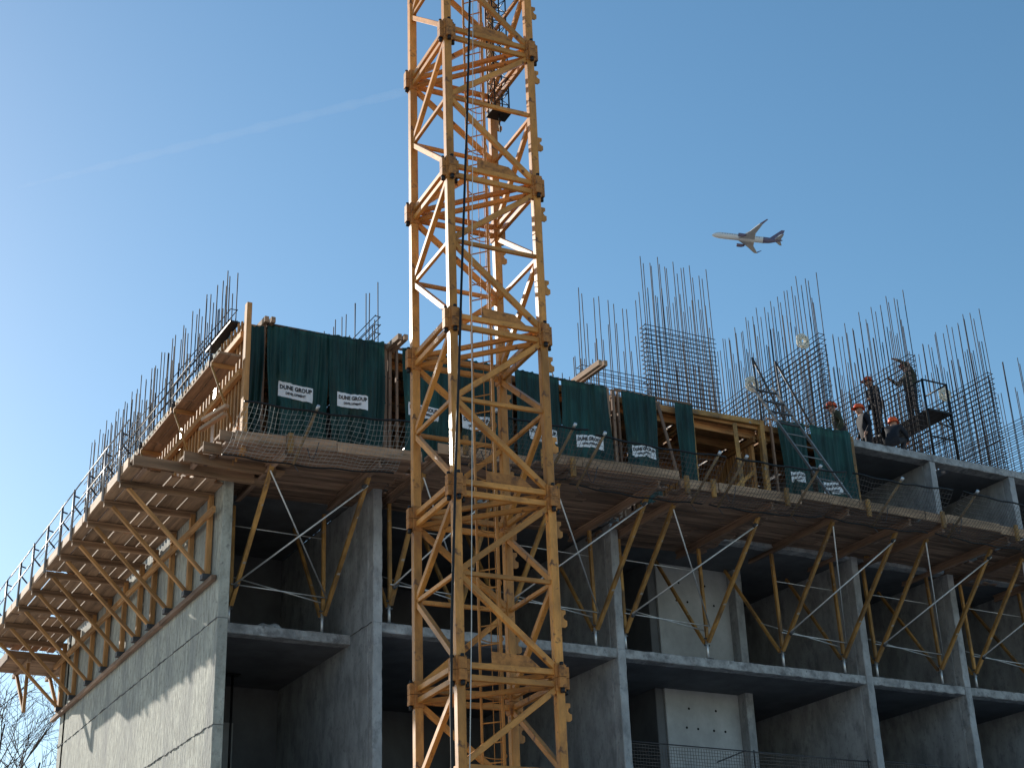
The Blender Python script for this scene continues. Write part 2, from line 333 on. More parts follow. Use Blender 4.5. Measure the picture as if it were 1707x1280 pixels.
front_deck('timber platform on yellow struts running out of the right edge of the photo', 18.52, 23.2, 2.82, 2.82, YK+.05, 1.0, [19.05, 21.05], .13, -2.0)
safety_net('pale safety net on black lines along the corner platform, left of the crane', -.62, 2.78, 2.60, 2.76, -1.68, [.78], 1)
safety_net('dark safety net behind the right chords of the crane mast', 3.5, 6.0, 2.74, 2.74, -2.72, [3.9, 5.6])
safety_net('dark safety net right of the crane mast below the two middle banners', 6.05, 9.2, 2.66, 2.70, -2.74, [6.25, 8.95])
safety_net('dark safety net in front of the open shoring bay', 9.35, 12.3, 2.70, 2.84, -2.76, [9.6, 11.5])
safety_net('dark safety net in front of the foot of the ladder', 12.4, 15.3, 2.86, 2.90, -2.74, [13.75])
safety_net('dark safety net in front of the first finished roof bay', 15.5, 18.6, 2.90, 2.88, -2.76, [15.9, 18.15])
safety_net('dark safety net at the right edge of the photo', 19.0, 23.0, 2.80, 2.82, -2.72, [19.3, 21.6])
# loose stepped boards at the corner
t = thing('corner_boards', 'stepped bundle of long timber boards closing the corner between the two platforms', 'boards', (-.8, -.4, 2.4))
for i, (xa, y, z, l) in enumerate(((-.55, -1.18, 2.80, 1.5), (-.75, -.85, 2.66, 1.8), (-1.0, -.5, 2.56, 2.0), (-1.85, -.16, 2.47, 2.6))):
    beam(t, 'board', (xa, y, z), (xa+l, y+.03, z-.01), .3, .05, 'deckside'); beam(t, 'board', (xa-.01, y-.17, z-.02), (xa+l*.9, y-.15, z-.03), .04, .2, 'deckside')
    beam(t, 'bearer', (xa+.25, y-.1, z-.08), (xa+.25, y+.5, z-.08), .08, .1, 'plank')

# ---------------------------------------------------------------- side platform on brackets
sp = thing('bracket_platform', 'long timber platform on yellow brackets bolted along the blank side wall', 'work platform', (0, 6, .6))
BY = [.55, 1.71, 3.0, 4.25, 5.3, 6.6, 8.0, 9.38, 10.95, 12.3]
for k, Y in enumerate(BY):
    br = beam(sp, 'bracket_post', (-.075, Y, .70), (-.075, Y, 2.30), .10, .11, 'timber', (0, 1, 0))
    ibeam(sp, 'bracket_beam', (-.02, Y, 2.285), (-1.86, Y, 2.285), .09, .13, 'deckside')
    beam(sp, 'bracket_strut', (-.13, Y, .70), (-1.70, Y+U(-.04, .04), 2.23), .07, .08, 'timber', (0, 1, 0))
    box(sp, 'shoe', -.19, -.02, Y-.09, Y+.09, .60, .70, 'dsteel', .006)
    tube(br, 'bolt', (-.13, Y-.0, 1.95), (-.06, Y, 1.95), .03, 'dsteel')
    # guard posts
    px = -1.93; tube(sp, 'guard_post', (px, Y-.15, 2.28), (px, Y-.15, 3.38+U(-.05, .05)), .026, 'rail')
    tube(sp, 'guard_hook', (px, Y-.15, 3.05), (px+.18, Y-.15, 2.86), .02, 'dsteel'); tube(sp, 'guard_hook', (px, Y-.15, 3.26), (px+.12, Y-.12, 3.24), .018, 'dsteel')
for k in range(4):
    a, b = -.15+k*3.4, -.15+(k+1)*3.4
    for z in (3.32, 2.93): tube(sp, 'guard_rail', (-1.95, a, z+U(-.02, .02)), (-1.95, min(b+.2, 13.3), z+U(-.02, .02)), .014, 'rail')
    x = -1.78
    while x < -.02:
        wd = U(.18, .24); q = U(-.25, .25); beam(sp, 'plank', (min(x, -.012-wd/2), max(a+q, -.2), 2.385+U(-.008, .008)), (min(x, -.012-wd/2), min(b+q-.02, 13.35+q*.5), 2.385), wd, .045, 'deckside'); x += wd+U(.004, .02)
    beam(sp, 'toe_board', (-1.885, a+.02, 2.47+U(-.03, .03)), (-1.885, b-.02, 2.47+U(-.03, .03)), .04, .19, 'kick')
    beam(sp, 'ledger', (-.065, a+.3, .545), (-.065, min(b+.29, 13.1), .545), .10, .10, 'plank')
    beam(sp, 'wale', (-.16, a+.2, 1.86), (-.16, min(b+.19, 12.9), 1.86), .07, .12, 'timber')
# platform round the back corner
rp = thing('rear_platform', 'dark edged timber platform sticking out behind the far corner of the side wall', 'work platform', (.5, 13.3, 1.8))
for k in range(7): beam(rp, 'plank', (-1.35+U(-.03, .03), 12.75+k*.23, 1.98), (2.4, 12.75+k*.23, 1.98), .22, .05, 'deckside')
beam(rp, 'toe_board', (-1.39, 12.62, 2.02), (-1.39, 14.35, 2.02), .05, .24, 'plank'); beam(rp, 'toe_board', (-1.37, 12.60, 2.02), (.0, 12.60, 2.02), .05, .2, 'deckside')
for X in (-.9, -.05, 1.5):
    beam(rp, 'bearer', (X, 12.4, 1.88), (X, 14.3, 1.88), .09, .12, 'deckside')
    beam(rp, 'brace', (X, 12.55, .6), (X, 13.9, 1.82), .08, .08, 'timber'); beam(rp, 'brace_post', (X, 12.56, .6), (X, 12.56, 1.82), .08, .08, 'timber', (0, 1, 0))

# ---------------------------------------------------------------- timber wall formwork above the side wall
fw = thing('wall_formwork', 'tall timber wall formwork of upright battens standing along the side wall top', 'formwork', (0, 5.5, 2.6))
y = -1.25; k = 0
while y < 12.6:
    if not (k % 11 == 10): beam(fw, 'batten', (-.0615, y, 2.50+U(-.03, .02)), (-.0615, y, 5.48+U(-.05, .05) + (.12 if k < 2 else 0)), .06, .032, 'timber', (1, 0, 0))
    y += U(.185, .225); k += 1
for k in range(6):
    a = -.85+k*2.25
    box(fw, 'plywood_sheet', -.045, -.022, a+.03-(.35 if k == 0 else 0), a+2.2, 2.62, 4.25, 'ply', .002); box(fw, 'plywood_sheet', -.045, -.022, a+.05-(.35 if k == 0 else 0), a+2.22, 4.28, 5.40, 'ply', .002)
    for z in (3.05, 4.22, 5.02):
        beam(fw, 'waler', (-.130, a-.3, z+U(-.02, .02)), (-.130, a+1.92, z), .10, .13, 'timber')
beam(fw, 'corner_post', (-.11, -1.36, 2.5), (-.11, -1.36, 5.60), .10, .15, 'timber', (0, 1, 0))
for k in range(6):
    Y = -.9+k*2.4
    beam(fw, 'walkway_bracket', (-.19, Y, 4.40), (-.66, Y, 4.40), .06, .08, 'timber'); tube(fw, 'walkway_strut', (-.64, Y, 4.36), (-.19, Y, 3.25), .022, 'strut')
    tube(fw, 'walkway_post', (-.68, Y, 4.33), (-.68, Y, 5.0), .015, 'dsteel'); tube(fw, 'clamp', (-.68, Y-.05, 4.58), (-.62, Y+.08, 4.50), .03, 'dsteel')
    for j in range(2): beam(fw, 'walkway_plank', (-.31-j*.225, Y-.45, 4.465+U(-.005, .005)), (-.31-j*.225, Y+1.9, 4.465), .215, .045, 'deckside')
    for z in (4.72, 4.96): tube(fw, 'walkway_rail', (-.695, Y-.1, z), (-.695, Y+2.5, z+U(-.03, .03)), .009, 'dsteel')
beam(fw, 'loose_board', (-.12, -.6, 5.56), (-.14, .9, 5.55), .2, .04, 'black')  # board made black in place of the shade on its turned-away face
beam(fw, 'foot_board', (-.42, -1.1, 2.78), (-.75, 1.7, 2.56), .05, .12, 'kick')
for a, b in (((-.42, -1.28, 3.42), (-.62, -.45, 3.42)), ((-.42, -1.18, 3.30), (-.62, -.35, 3.26))): beam(fw, 'clamp_timber', a, b, .09, .07, 'kick')

# ---------------------------------------------------------------- shoring and slab formwork behind the tarpaulins
sf = thing('slab_formwork', 'flat plywood slab formwork on timber joists above the green tarpaulins', 'formwork', (8, 3, 3))
k = 0
for i, (a, b) in enumerate(((.25, 3.1), (3.35, 5.9), (5.92, 8.7), (8.95, 11.1), (11.15, 13.2), (13.25, 15.45))):
    for y0 in (.12, 2.6, 5.1, 7.6): box(sf, 'plywood_sheet', a, b, y0, y0+2.46, 5.80, 5.83, 'ply', .002)
    for y0 in (.25, 1.0, 1.8, 2.7, 3.7, 4.8): ibeam(sf, 'joist', (a, y0, 5.69), (b, y0, 5.69), .08, .2, 'timber')
    beam(sf, 'edge_beam', (a, .02, 5.82), (b, .02, 5.82), .06, .16, 'timber')
    for X in (a+.15, b-.15):
        tube(sf, 'steel_prop', (X, 2.9, 3.0), (X, 2.9, 5.58), .03, 'dsteel')
        ibeam(sf, 'main_beam', (X, .1, 5.52), (X, 5.2, 5.52), .08, .14, 'timber')
for X, Y, n_ in ((.62, -.35, 5.86), (3.38, -.75, 5.85), (8.15, -.95, 6.10)):
    for d in (0, .14): beam(sf, 'protruding_timber', (X+d, Y, n_+.04+d*.1), (X+d-.1, 2.0, n_+.02), .09, .13, 'kick')
bk = thing('back_shuttering', 'brown upright board shuttering at the back of the open shoring bay', 'formwork', (11, 3, 3))
for j in range(12): ibeam(bk, 'upright_board', (11.25+j*.17, 2.55, 3.02), (11.25+j*.17, 2.55, 5.5), .08, .14, 'timber', (1, 0, 0))
for j in range(9): ibeam(bk, 'upright_board', (13.12, .35+j*.25, 3.02), (13.12, .35+j*.25, 5.5), .08, .14, 'timber', (0, 1, 0))
for z in (3.6, 4.6): beam(bk, 'cross_board', (11.15, 2.45, z), (13.1, 2.45, z), .05, .14, 'timber')
sh = thing('shoring_frame', 'yellow timber frame with slanted prop around the open bay between tarpaulins', 'formwork', (12.1, 0, 3))
beam(sh, 'post', (13.16, -.06, 2.95), (13.16, -.06, 5.95), .13, .12, 'strut', (0, 1, 0)); beam(sh, 'post', (11.16, -.02, 2.95), (11.16, -.02, 5.85), .10, .1, 'strut', (0, 1, 0))
beam(sh, 'head_beam', (11.05, -.08, 5.83), (13.1, -.08, 5.88), .10, .13, 'strut'); beam(sh, 'slanted_prop', (12.35, -.1, 5.72), (12.05, -.55, 3.9), .10, .09, 'strut')
beam(sh, 'slanted_prop', (12.05, -.5, 3.95), (12.05, -.55, 2.98), .07, .07, 'strut', (0, 1, 0)); beam(sh, 'brace', (12.2, .5, 4.0), (13.08, .3, 4.75), .05, .1, 'strut')
# uprights carrying the tarpaulins
up = thing('tarpaulin_rail', 'row of rusty uprights and top rail carrying the green tarpaulins', 'formwork', (8, -.1, 2.7))
for X, w_, y_ in ((.62, .08, -.16), (3.30, .09, -.14), (3.42, .07, -.1), (3.60, .05, -.1), (6.3, .07, -.1), (8.80, .07, -.14), (8.95, .07, -.12), (9.08, .05, -.1), (13.45, .05, -.1), (15.86, .11, -.14)):
    u_ = beam(up, 'upright', (X, y_, 2.84), (X+U(-.02, .02), y_, 5.97), w_, .07, 'strut' if X > 15 else 'plank', (0, 1, 0))
    for z in (3.4, 4.0, 4.6, 5.2): tube(u_, 'pin_hole_disc', (X, y_-.03, z), (X, y_-.039, z), .016, 'hole', 6)
for a, b in ((.6, 3.35), (3.4, 6.3), (6.32, 8.8), (9.0, 11.1), (13.3, 15.9)):
    tube(up, 'top_rail', (a, -.13, lerp(5.90, 6.04, a/16)), (b, -.13, lerp(5.90, 6.04, b/16)), .03, 'plank')
tube(up, 'leaning_pole', (10.15, -.15, 5.85), (10.75, -.25, 2.9), .04, 'plank')

# ---------------------------------------------------------------- green tarpaulins with printed signs
def text_mesh(s, size):
    cu = bpy.data.curves.new('lettering', 'FONT'); cu.body = s; cu.size = size; cu.align_x = 'CENTER'; cu.extrude = 0; cu.resolution_u = 2; cu.offset = .04
    o = bpy.data.objects.new('tmp', cu); C.objects.link(o); dg = bpy.context.evaluated_depsgraph_get(); me = bpy.data.meshes.new_from_object(o.evaluated_get(dg))
    bpy.data.objects.remove(o); bm = bmesh.new(); bm.from_mesh(me); bmesh.ops.triangulate(bm, faces=bm.faces)
    V = [v.co.copy() for v in bm.verts]; Fc = [[v.index for v in f.verts] for f in bm.faces]; bm.free(); return V, Fc
TXT = {}
def tarp(label, x0, x1, zt0, zt1, zb, sign=None, seed=0, pull=0.0, broken=0):
    rg = random.Random(seed); ph = [rg.uniform(0, 6.28) for _ in range(6)]; W_ = x1-x0
    def S_(u, v):   # u 0..1 across, v 0..1 downwards
        x = x0+W_*u+pull*v*(u-.5)*2*W_*.5+.05*v*math.sin(v*6+ph[0])*(1 if u > .5 else -1)*abs(2*u-1); zt = lerp(zt0, zt1, u)
        sc = .03*abs(math.sin(u*math.pi*5+ph[3]))*(1-v)**2
        z = lerp(zt-sc, zb+.15*math.sin(u*4+ph[0])+.04*math.sin(u*23+ph[2]), v)
        fold = (.2+.8*v**.7)*(.045*math.sin(u*13*W_+ph[1]+v*1.2+.8*math.sin(u*5+ph[3]))+.026*math.sin(u*29*W_+ph[2]-v*2)+.07*math.sin(u*4*W_+ph[4]+v*.8)) + .014*math.sin(u*51*W_+ph[5]+v*3)
        if sign:
            kx = max(0, 1-max(0, abs(x-(sign[0]+sign[1])/2)-(sign[1]-sign[0])/2)/.08); kz = max(0, 1-max(0, abs(z-(sign[2]+sign[3])/2)-(sign[3]-sign[2])/2)/.12); fold *= 1-.78*kx*kz
        return Vector((x, -.21-.05*v+fold, z))
    nu, nv = 70, 26
    V = [S_(i/nu, j/nv) for j in range(nv+1) for i in range(nu+1)]
    Fc = [(j*(nu+1)+i, (j+1)*(nu+1)+i, (j+1)*(nu+1)+i+1, j*(nu+1)+i+1) for j in range(nv) for i in range(nu)]
    b = Vector(((x0+x1)/2, -.2, zb))
    t = tag(mesh(None, 'tarpaulin', V, Fc, 'tarp', True, b), label, 'tarpaulin', 'green tarpaulins hung along the front')
    if sign:
        sx0, sx1, sz0, sz1 = sign
        def SP(x, z, off):
            zt = (zt0+zt1)/2; v = min(1, max(0, (zt-z)/(zt-zb))); u = min(1, max(0, ((x-x0)+.5*pull*v*W_)/(W_*(1+pull*v)))); p = S_(u, v); q = Vector((x, p.y, z))
            if broken: q.z += .035*broken*math.sin(9*u+3) + (.03*broken if u > .55 else 0)
            q.y -= off; return q
        n, m_ = 26, 8; tilt = -.02
        Vs = [SP(lerp(sx0, sx1, i/n), lerp(sz0, sz1, j/m_)+tilt*(i/n), .018) for j in range(m_+1) for i in range(n+1)]
        Fs = [(j*(n+1)+i, j*(n+1)+i+1, (j+1)*(n+1)+i+1, (j+1)*(n+1)+i) for j in range(m_) for i in range(n)]
        sg = mesh(t, 'printed_sign', Vs, Fs, 'sign', True, b)
        for word, sz, zz in (('DUNE GROUP', .36, .56), ('DEVELOPMENT', .17, .22)):
            if word not in TXT: TXT[word] = text_mesh(word, 1)
            tv, tf = TXT[word]; w_ = max(v.x for v in tv)-min(v.x for v in tv); want = (sx1-sx0)*(.92 if word[1] == 'U' else .58); sc = want/w_; h = sz1-sz0
            Vt = [SP((sx0+sx1)/2+v.x*sc, sz0+h*zz+v.y*sc*1.15+tilt*.5, .027) for v in tv]
            mesh(sg, 'lettering', Vt, tf, 'ink', False, b)
    return t
tarp('green tarpaulin nearest the building corner with a straight white sign', .68, 2.02, 5.86, 5.93, 3.1, (.93, 1.68, 4.29, 4.61), 1, -.07)
tarp('green tarpaulin with a creased white sign, second from the building corner', 2.0, 3.26, 5.93, 5.99, 3.1, (2.2, 2.88, 4.32, 4.64), 2, -.1, .5)
tarp('green tarpaulin with a sign cut across by the left chord of the crane mast', 3.68, 5.0, 5.96, 5.98, 3.1, (3.78, 4.5, 4.38, 4.67), 3)
tarp('green tarpaulin with a sign seen between the ladder rails of the crane mast', 5.03, 6.25, 5.98, 5.98, 3.1, (5.05, 5.70, 4.32, 4.66), 4, 0, .6)
tarp('narrow green tarpaulin with a sign behind the right chord of the crane mast', 6.35, 7.50, 5.98, 5.98, 3.1, (6.66, 7.36, 4.34, 4.66), 5)
tarp('green tarpaulin with a ragged sign just right of the crane mast', 7.54, 8.74, 5.98, 5.98, 3.2, (7.85, 8.52, 4.36, 4.65), 6, 0, .8)
tarp('green tarpaulin with a ragged sign left of the dark slit and leaning pole', 9.15, 10.05, 5.97, 5.97, 3.2, (9.28, 9.92, 4.37, 4.64), 7, 0, 1)
tarp('narrow shaded green tarpaulin strip between the corner formwork and the first upright', .08, .60, 5.72, 5.8, 3.0, None, 18)
tarp('narrow plain green tarpaulin without sign beside the open shoring bay', 10.60, 11.10, 5.95, 5.95, 3.3, None, 8)
tarp('tapering green tarpaulin with a small sign left of the ladder', 13.55, 14.40, 6.02, 6.04, 3.3, (13.76, 14.18, 4.44, 4.70), 9, -.25, .6)
tarp('green tarpaulin behind the ladder, beside the first finished roof bay', 14.50, 15.80, 6.05, 6.08, 3.3, (14.72, 15.32, 4.30, 4.60), 10, -.1, 1)

# ---------------------------------------------------------------- tower crane mast
CX, CY, CA, CW = 2.159, -6.507, -.0551, .8
ca, sa = math.cos(CA), math.sin(CA)
def cr(x, y, z): return Vector((CX+x*ca-y*sa, CY+x*sa+y*ca, z))
tc = thing('tower_crane_mast', 'yellow lattice tower crane mast with inner ladder, standing before the building', 'crane', (CX, CY, GZ))
K = {'F': (-CW, -CW), 'R': (CW, -CW), 'B': (CW, CW), 'L': (-CW, CW)}
PX = 2.832; Z0 = -.04
cX, cY = cr(1, 0, 0)-cr(0, 0, 0), cr(0, 1, 0)-cr(0, 0, 0)
def lug(par, x, y, z, m='paint'):
    pts = [(0, -.12), (.085, -.12), (.12, -.09), (.12, -.01), (.085, -.0), (.06, .03), (.07, .07), (.10, .09), (.10, .15), (0, .15)]
    V = []
    for s in (-.014, .014): V += [cr(x+px, y+s, z+pz) for px, pz in pts]
    n = len(pts); f = [tuple(range(n)), tuple(range(2*n-1, n-1, -1))]+[(i, n+i, n+(i+1) % n, (i+1) % n) for i in range(n)]
    mesh(par, 'climbing_lug', V, f, m)
for s in range(-4, 5):
    z0 = Z0+PX*s; z1 = z0+PX; zb = max(z0, GZ)
    if z1 < GZ+.3: continue
    N = {}
    for n, (x, y) in K.items():
        ch = beam(tc, 'chord', cr(x, y, zb+.006), cr(x, y, z1-.006), .135, .135, 'paint', cY, .012); N[n] = ch
        if z0 > GZ:
            out = (1 if x > 0 else -1, 1 if y > 0 else -1)
            jb = beam(ch, 'joint_block', cr(x, y, z0-.20), cr(x, y, z0-.004), .165, .165, 'block', cY, .012); jb2 = beam(ch, 'joint_block', cr(x, y, z0+.004), cr(x, y, z0+.21), .165, .165, 'block', cY, .012)
            for sx, sy in ((out[0], 0), (0, out[1]), (-out[0], 0), (0, -out[1])):
                if n == 'F' or (sx, sy) in ((out[0], 0), (0, out[1])):
                    ax, ay = x+sx*.115, y+sy*.115
                    beam(ch, 'pin_lug', cr(ax, ay, z0-.16), cr(ax, ay, z0-.004), .075 if sx else .12, .075 if sy else .12, 'block', cY); beam(ch, 'pin_lug', cr(ax, ay, z0+.004), cr(ax, ay, z0+.17), .075 if sx else .12, .075 if sy else .12, 'block', cY)
                    tube(ch, 'bolt', cr(ax, ay, z0-.235), cr(ax, ay, z0-.16), .034, 'black'); tube(ch, 'bolt', cr(ax, ay, z0+.17), cr(ax, ay, z0+.225), .03, 'black')
    rings = [('F', 'R'), ('R', 'B'), ('B', 'L'), ('L', 'F')]
    for a, b in rings:
        for zz in (z0+.09, z1-.09):
            if zz > GZ: beam(tc, 'ring_beam', cr(*K[a], zz), cr(*K[b], zz), .07, .088, 'paint')
        zm = (z0+z1)/2+.06
        # diagonals meet the first chord of each face at mid height
        A, B = K[a], K[b]
        ia = (A[0]*.97, A[1]*.97); d = Vector((B[0]-A[0], B[1]-A[1], 0)).normalized()*.05
        if z0 > GZ: beam(tc, 'diagonal', cr(A[0]+d.x, A[1]+d.y, zm-.05), cr(B[0]-d.x, B[1]-d.y, z0+.16), .08, .092, 'paint')
        beam(tc, 'diagonal', cr(A[0]+d.x, A[1]+d.y, zm+.05), cr(B[0]-d.x, B[1]-d.y, z1-.16), .08, .092, 'paint')
        beam(tc, 'mid_beam', cr(*A, zm), cr(*B, zm), .058, .066, 'paint')
    if z0 > GZ:
        for zz in (z0+.085, z0-.085): beam(tc, 'plan_brace', cr(-CW+.05, CW-.05, zz-.02), cr(CW-.05, -CW+.05, zz-.02), .07, .075, 'paint')
        # gusset plate on the front ring
        g = [(-.28, 0), (.52, 0), (.30, .17), (-.28, .19)]; V = [cr(px, -CW+sy, z0+.13+pz) for sy in (-.012, .012) for px, pz in g]
        mesh(tc, 'gusset_plate', V, [(0, 1, 2, 3), (7, 6, 5, 4), (0, 4, 5, 1), (1, 5, 6, 2), (2, 6, 7, 3), (3, 7, 4, 0)], 'block')
    for kf in (.30, .80):
        for n in ('R', 'B'): lug(N[n], K[n][0]+.066, K[n][1], lerp(z1, z0, kf-.12))
# inner ladder
ldx, ldy = (1/math.sqrt(2), -1/math.sqrt(2)); oc = (.16, .20); hw = .17
zt = Z0+PX*4.9
la = {}
for sgn in (-1, 1): la[sgn] = tube(tc, 'ladder_rail', cr(oc[0]+sgn*ldx*hw, oc[1]+sgn*ldy*hw, GZ+.02), cr(oc[0]+sgn*ldx*hw, oc[1]+sgn*ldy*hw, zt), .022, 'ladder')
z = GZ+.3; k = 0
while z < zt:
    tube(la[1], 'rung', cr(oc[0]-ldx*hw, oc[1]-ldy*hw, z), cr(oc[0]+ldx*hw, oc[1]+ldy*hw, z), .012, 'ladder', 6)
    if k % 3 == 1:
        pts = []
        for q in range(11):
            a = math.pi*q/10; pts.append(cr(oc[0]-ldx*hw*1.05*math.cos(a)+.36*math.sin(a)/1.414, oc[1]-ldy*hw*1.05*math.cos(a)+.36*math.sin(a)/1.414, z+.12))
        polytube(la[-1], 'safety_hoop', pts, .010, 'ladder', 5)
    z += .30; k += 1
for q in (-.25, .0, .25):
    a = math.pi/2+q*2.2; xx, yy = oc[0]-ldx*hw*math.cos(a)+.36*math.sin(a)/1.414, oc[1]-ldy*hw*math.cos(a)+.36*math.sin(a)/1.414
    tube(la[-1], 'hoop_strap', cr(xx, yy, -8), cr(xx, yy, zt-.5), .007, 'ladder', 5)
# dark lattice cable cage
q0 = (.66, .22); hw2 = .14; zb, ztop = 7.78, 13.0
cg = beam(tc, 'cage_tray', cr(q0[0]-.19, q0[1], zb), cr(q0[0]+.19, q0[1], zb), .34, .07, 'black'); cg['label'] = 'dark cage tray inside the upper mast'
zz = zb
for sx in (-1, 1):
    for sy in (-1, 1): tube(cg, 'cage_upright', cr(q0[0]+sx*hw2, q0[1]+sy*hw2, zb), cr(q0[0]+sx*hw2, q0[1]+sy*hw2, ztop), .016, 'black', 6)
while zz < ztop-.3:
    for sx, sy, tx, ty in ((-1, -1, 1, -1), (1, -1, 1, 1), (1, 1, -1, 1), (-1, 1, -1, -1)):
        a = (q0[0]+sx*hw2, q0[1]+sy*hw2); b = (q0[0]+tx*hw2, q0[1]+ty*hw2)
        tube(cg, 'cage_bar', cr(*a, zz+.12), cr(*b, zz+.12), .009, 'black', 5); tube(cg, 'cage_bar', cr(*a, zz+.12), cr(*b, zz+.42), .008, 'black', 5)
    zz += .3
tube(cg, 'cage_hanger', cr(q0[0], q0[1], zb-.2), cr(CW, CW*.6, zb-.2), .014, 'black', 6); tube(cg, 'cage_hanger', cr(q0[0], q0[1], zb-.2), cr(q0[0], q0[1], zb), .014, 'black', 6)
# black power cable and rope hanging down the front of the mast
def onY(x, y, Yp): v = ray(x, y); return CAM+v*((Yp-CAM.y)/v.y)
pc = [onY(x, y, -7.47) for x, y in ((786, -120), (783, 0), (779, 180), (774, 330), (769, 480), (765, 620), (760, 760), (757, 880), (753, 1040), (752, 1180), (753, 1300))]
pc[-1] = Vector((pc[-2].x, -7.47, -4)); pc.append(Vector((pc[-1].x, -7.47, GZ+.02)))
tag(polytube(None, 'power_cable', pc, .021, 'cable', 8), 'thick black power cable hanging down the front of the crane mast', 'cable')
pr = [onY(x, y, -7.42) for x, y in ((788, -100), (788, 250), (786, 500), (787, 700), (786, 950), (786, 1040), (783, 1290))]; pr.append(Vector((pr[-1].x, -7.42, GZ+.02)))
tag(polytube(None, 'hanging_rope', pr, .008, 'rope', 5), 'thin pale rope hanging beside the black cable on the crane mast', 'rope')

# ---------------------------------------------------------------- reinforcement
def bars_grid(name, label, P0, dirv, length, zb, mesh_top, tops, step, hstep, thick=.16, rows=2, group='rebar cages above the walls', hz0=None, slope=0, r=.012, rh=.0105, seed=1):
    rg = random.Random(seed); P0 = Vector(P0); d = Vector(dirv).normalized(); nn = Vector((-d.y, d.x, 0))
    t = thing(name, label, 'rebar', P0, group)
    for row in range(rows):
        o = nn*((row-.5)*thick) if rows == 2 else Vector((0, 0, 0)); s = .04+row*.05; i = 0
        while s < length:
            zt = tops[(i+row) % len(tops)]+rg.uniform(-.12, .12)+slope*s
            a = P0+d*s+o; a.z = zb; b = a.copy(); b.z = zt; b += Vector((rg.uniform(-.035, .035), rg.uniform(-.03, .03), 0))
            if slope or 1: L_ = round((b-a).length*20)/20; b = a+(b-a).normalized()*L_
            tube(t, 'vertical_bar', a, b, r, 'rebar', 5); s += step*rg.uniform(.85, 1.15); i += 1
        z = hz0 if hz0 is not None else zb+.12
        while z < mesh_top:
            a = P0+d*rg.uniform(-.05, .03)+o*1.15; a.z = z+rg.uniform(-.01, .01); b = P0+d*(length+rg.uniform(-.03, .05))+o*1.15; b.z = z+slope*length
            tube(t, 'horizontal_bar', a, b, rh, 'rebar', 5); z += hstep
    if rows == 2:
        z = (hz0 if hz0 is not None else zb+.12)
        while z < mesh_top: tube(t, 'end_link', P0+nn*(-thick*.62)+Vector((0, 0, z-P0.z)), P0+nn*(thick*.62)+Vector((0, 0, z-P0.z)), rh, 'rebar', 5); z += hstep
    return t
bars_grid('rebar_cage', 'long row of rebar above the formwork along the side wall', (.10, .22, 3.0), (0, 1, 0), 12.0, 2.8, 6.35, [7.2, 6.7, 7.35, 6.5], .2, .26, .12, 2, hz0=5.75, slope=.035, seed=3)
bars_grid('rebar_cage', 'short rebar row above the tarpaulins left of the crane mast', (3.22, .05, 3.0), (0, 1, 0), 7, 2.8, 6.72, [7.6, 6.75, 7.55, 6.4], .33, .2, .10, 2, hz0=6.3, slope=0, seed=4)
bars_grid('rebar_cage', 'thin rebar row just behind the right chord of the crane mast', (8.83, .25, 3.0), (0, 1, 0), 7, 2.8, 6.3, [7.4, 6.9, 7.15], .34, .2, .10, 2, hz0=6.0, slope=0, seed=5)
bars_grid('rebar_cage', 'rebar with a low mesh between the crane mast and the tall rebar block', (9.15, 1.55, 6.0), (1, 0, 0), 1.95, 5.84, 7.45, [9.35, 8.6, 9.25, 8.1], .21, .17, .16, 2, seed=6)
bars_grid('rebar_cage', 'tall dense rebar block facing the front, highest of all', (11.12, 1.6, 6.0), (1, 0, 0), 2.12, 5.84, 8.9, [10.85, 9.9, 10.75, 9.7], .13, .125, .24, 2, seed=7)
bars_grid('rebar_cage', 'small rebar row running back beside the tall rebar block', (13.3, 1.8, 6.0), (0, 1, 0), 5, 5.84, 6.6, [9.4, 9.0, 8.6], .42, .25, .16, 2, seed=17)
bars_grid('rebar_cage', 'receding rebar wall behind the top of the ladder', (15.60, .12, 6.0), (0, 1, 0), 7.5, 6.0, 8.92, [10.75, 10.0, 10.6, 9.7], .145, .145, .18, 2, slope=-.06, seed=8)
bars_grid('rebar_cage', 'receding rebar wall behind the workers', (18.62, .12, 6.0), (0, 1, 0), 7.5, 6.0, 8.95, [10.85, 9.95, 10.7, 9.7], .145, .145, .18, 2, slope=-.03, seed=9)
bars_grid('rebar_cage', 'receding rebar wall right of the scaffold tower', (21.42, .12, 6.0), (0, 1, 0), 7.5, 6.0, 8.95, [10.9, 9.9, 10.7, 9.7], .145, .145, .18, 2, slope=-.02, seed=10)
bars_grid('rebar_cage', 'receding rebar wall cut by the right edge of the photo', (24.6, .12, 6.0), (0, 1, 0), 8, 6.0, 8.95, [10.9, 9.9, 10.6, 9.8], .30, .16, .16, 2, slope=0, seed=11)
# white tie coils caught on the bars
for X, Y, Z, lab in ((15.25, .45, 8.74, 'white round coil hung high on the rebar wall behind the ladder'), (13.50, .5, 7.22, 'white round coil near the top of the ladder'), (20.0, .5, 8.14, 'white round coil behind the guard rail of the scaffold tower')):
    V, Fc = [], []
    for q in range(9):
        rr = .20-.016*q; yo = .03*math.sin(q*2.1)
        poly_tube_data([(X+rr*math.cos(a*math.pi/12), Y+yo+.02*math.sin(a*.9+q), Z+rr*math.sin(a*math.pi/12)) for a in range(25)], .017, 5, V, Fc, False)
    for a in range(8):
        an = a*math.pi/4; poly_tube_data([(X+.09*math.cos(an), Y-.03, Z+.09*math.sin(an)), (X+.18*math.cos(an+.2), Y+.03, Z+.18*math.sin(an+.2))], .010, 4, V, Fc, True)
    tag(mesh(None, 'wire_coil', V, Fc, 'coil', True, (X, Y, Z)), lab, 'coil', 'white coils on the rebar')
    
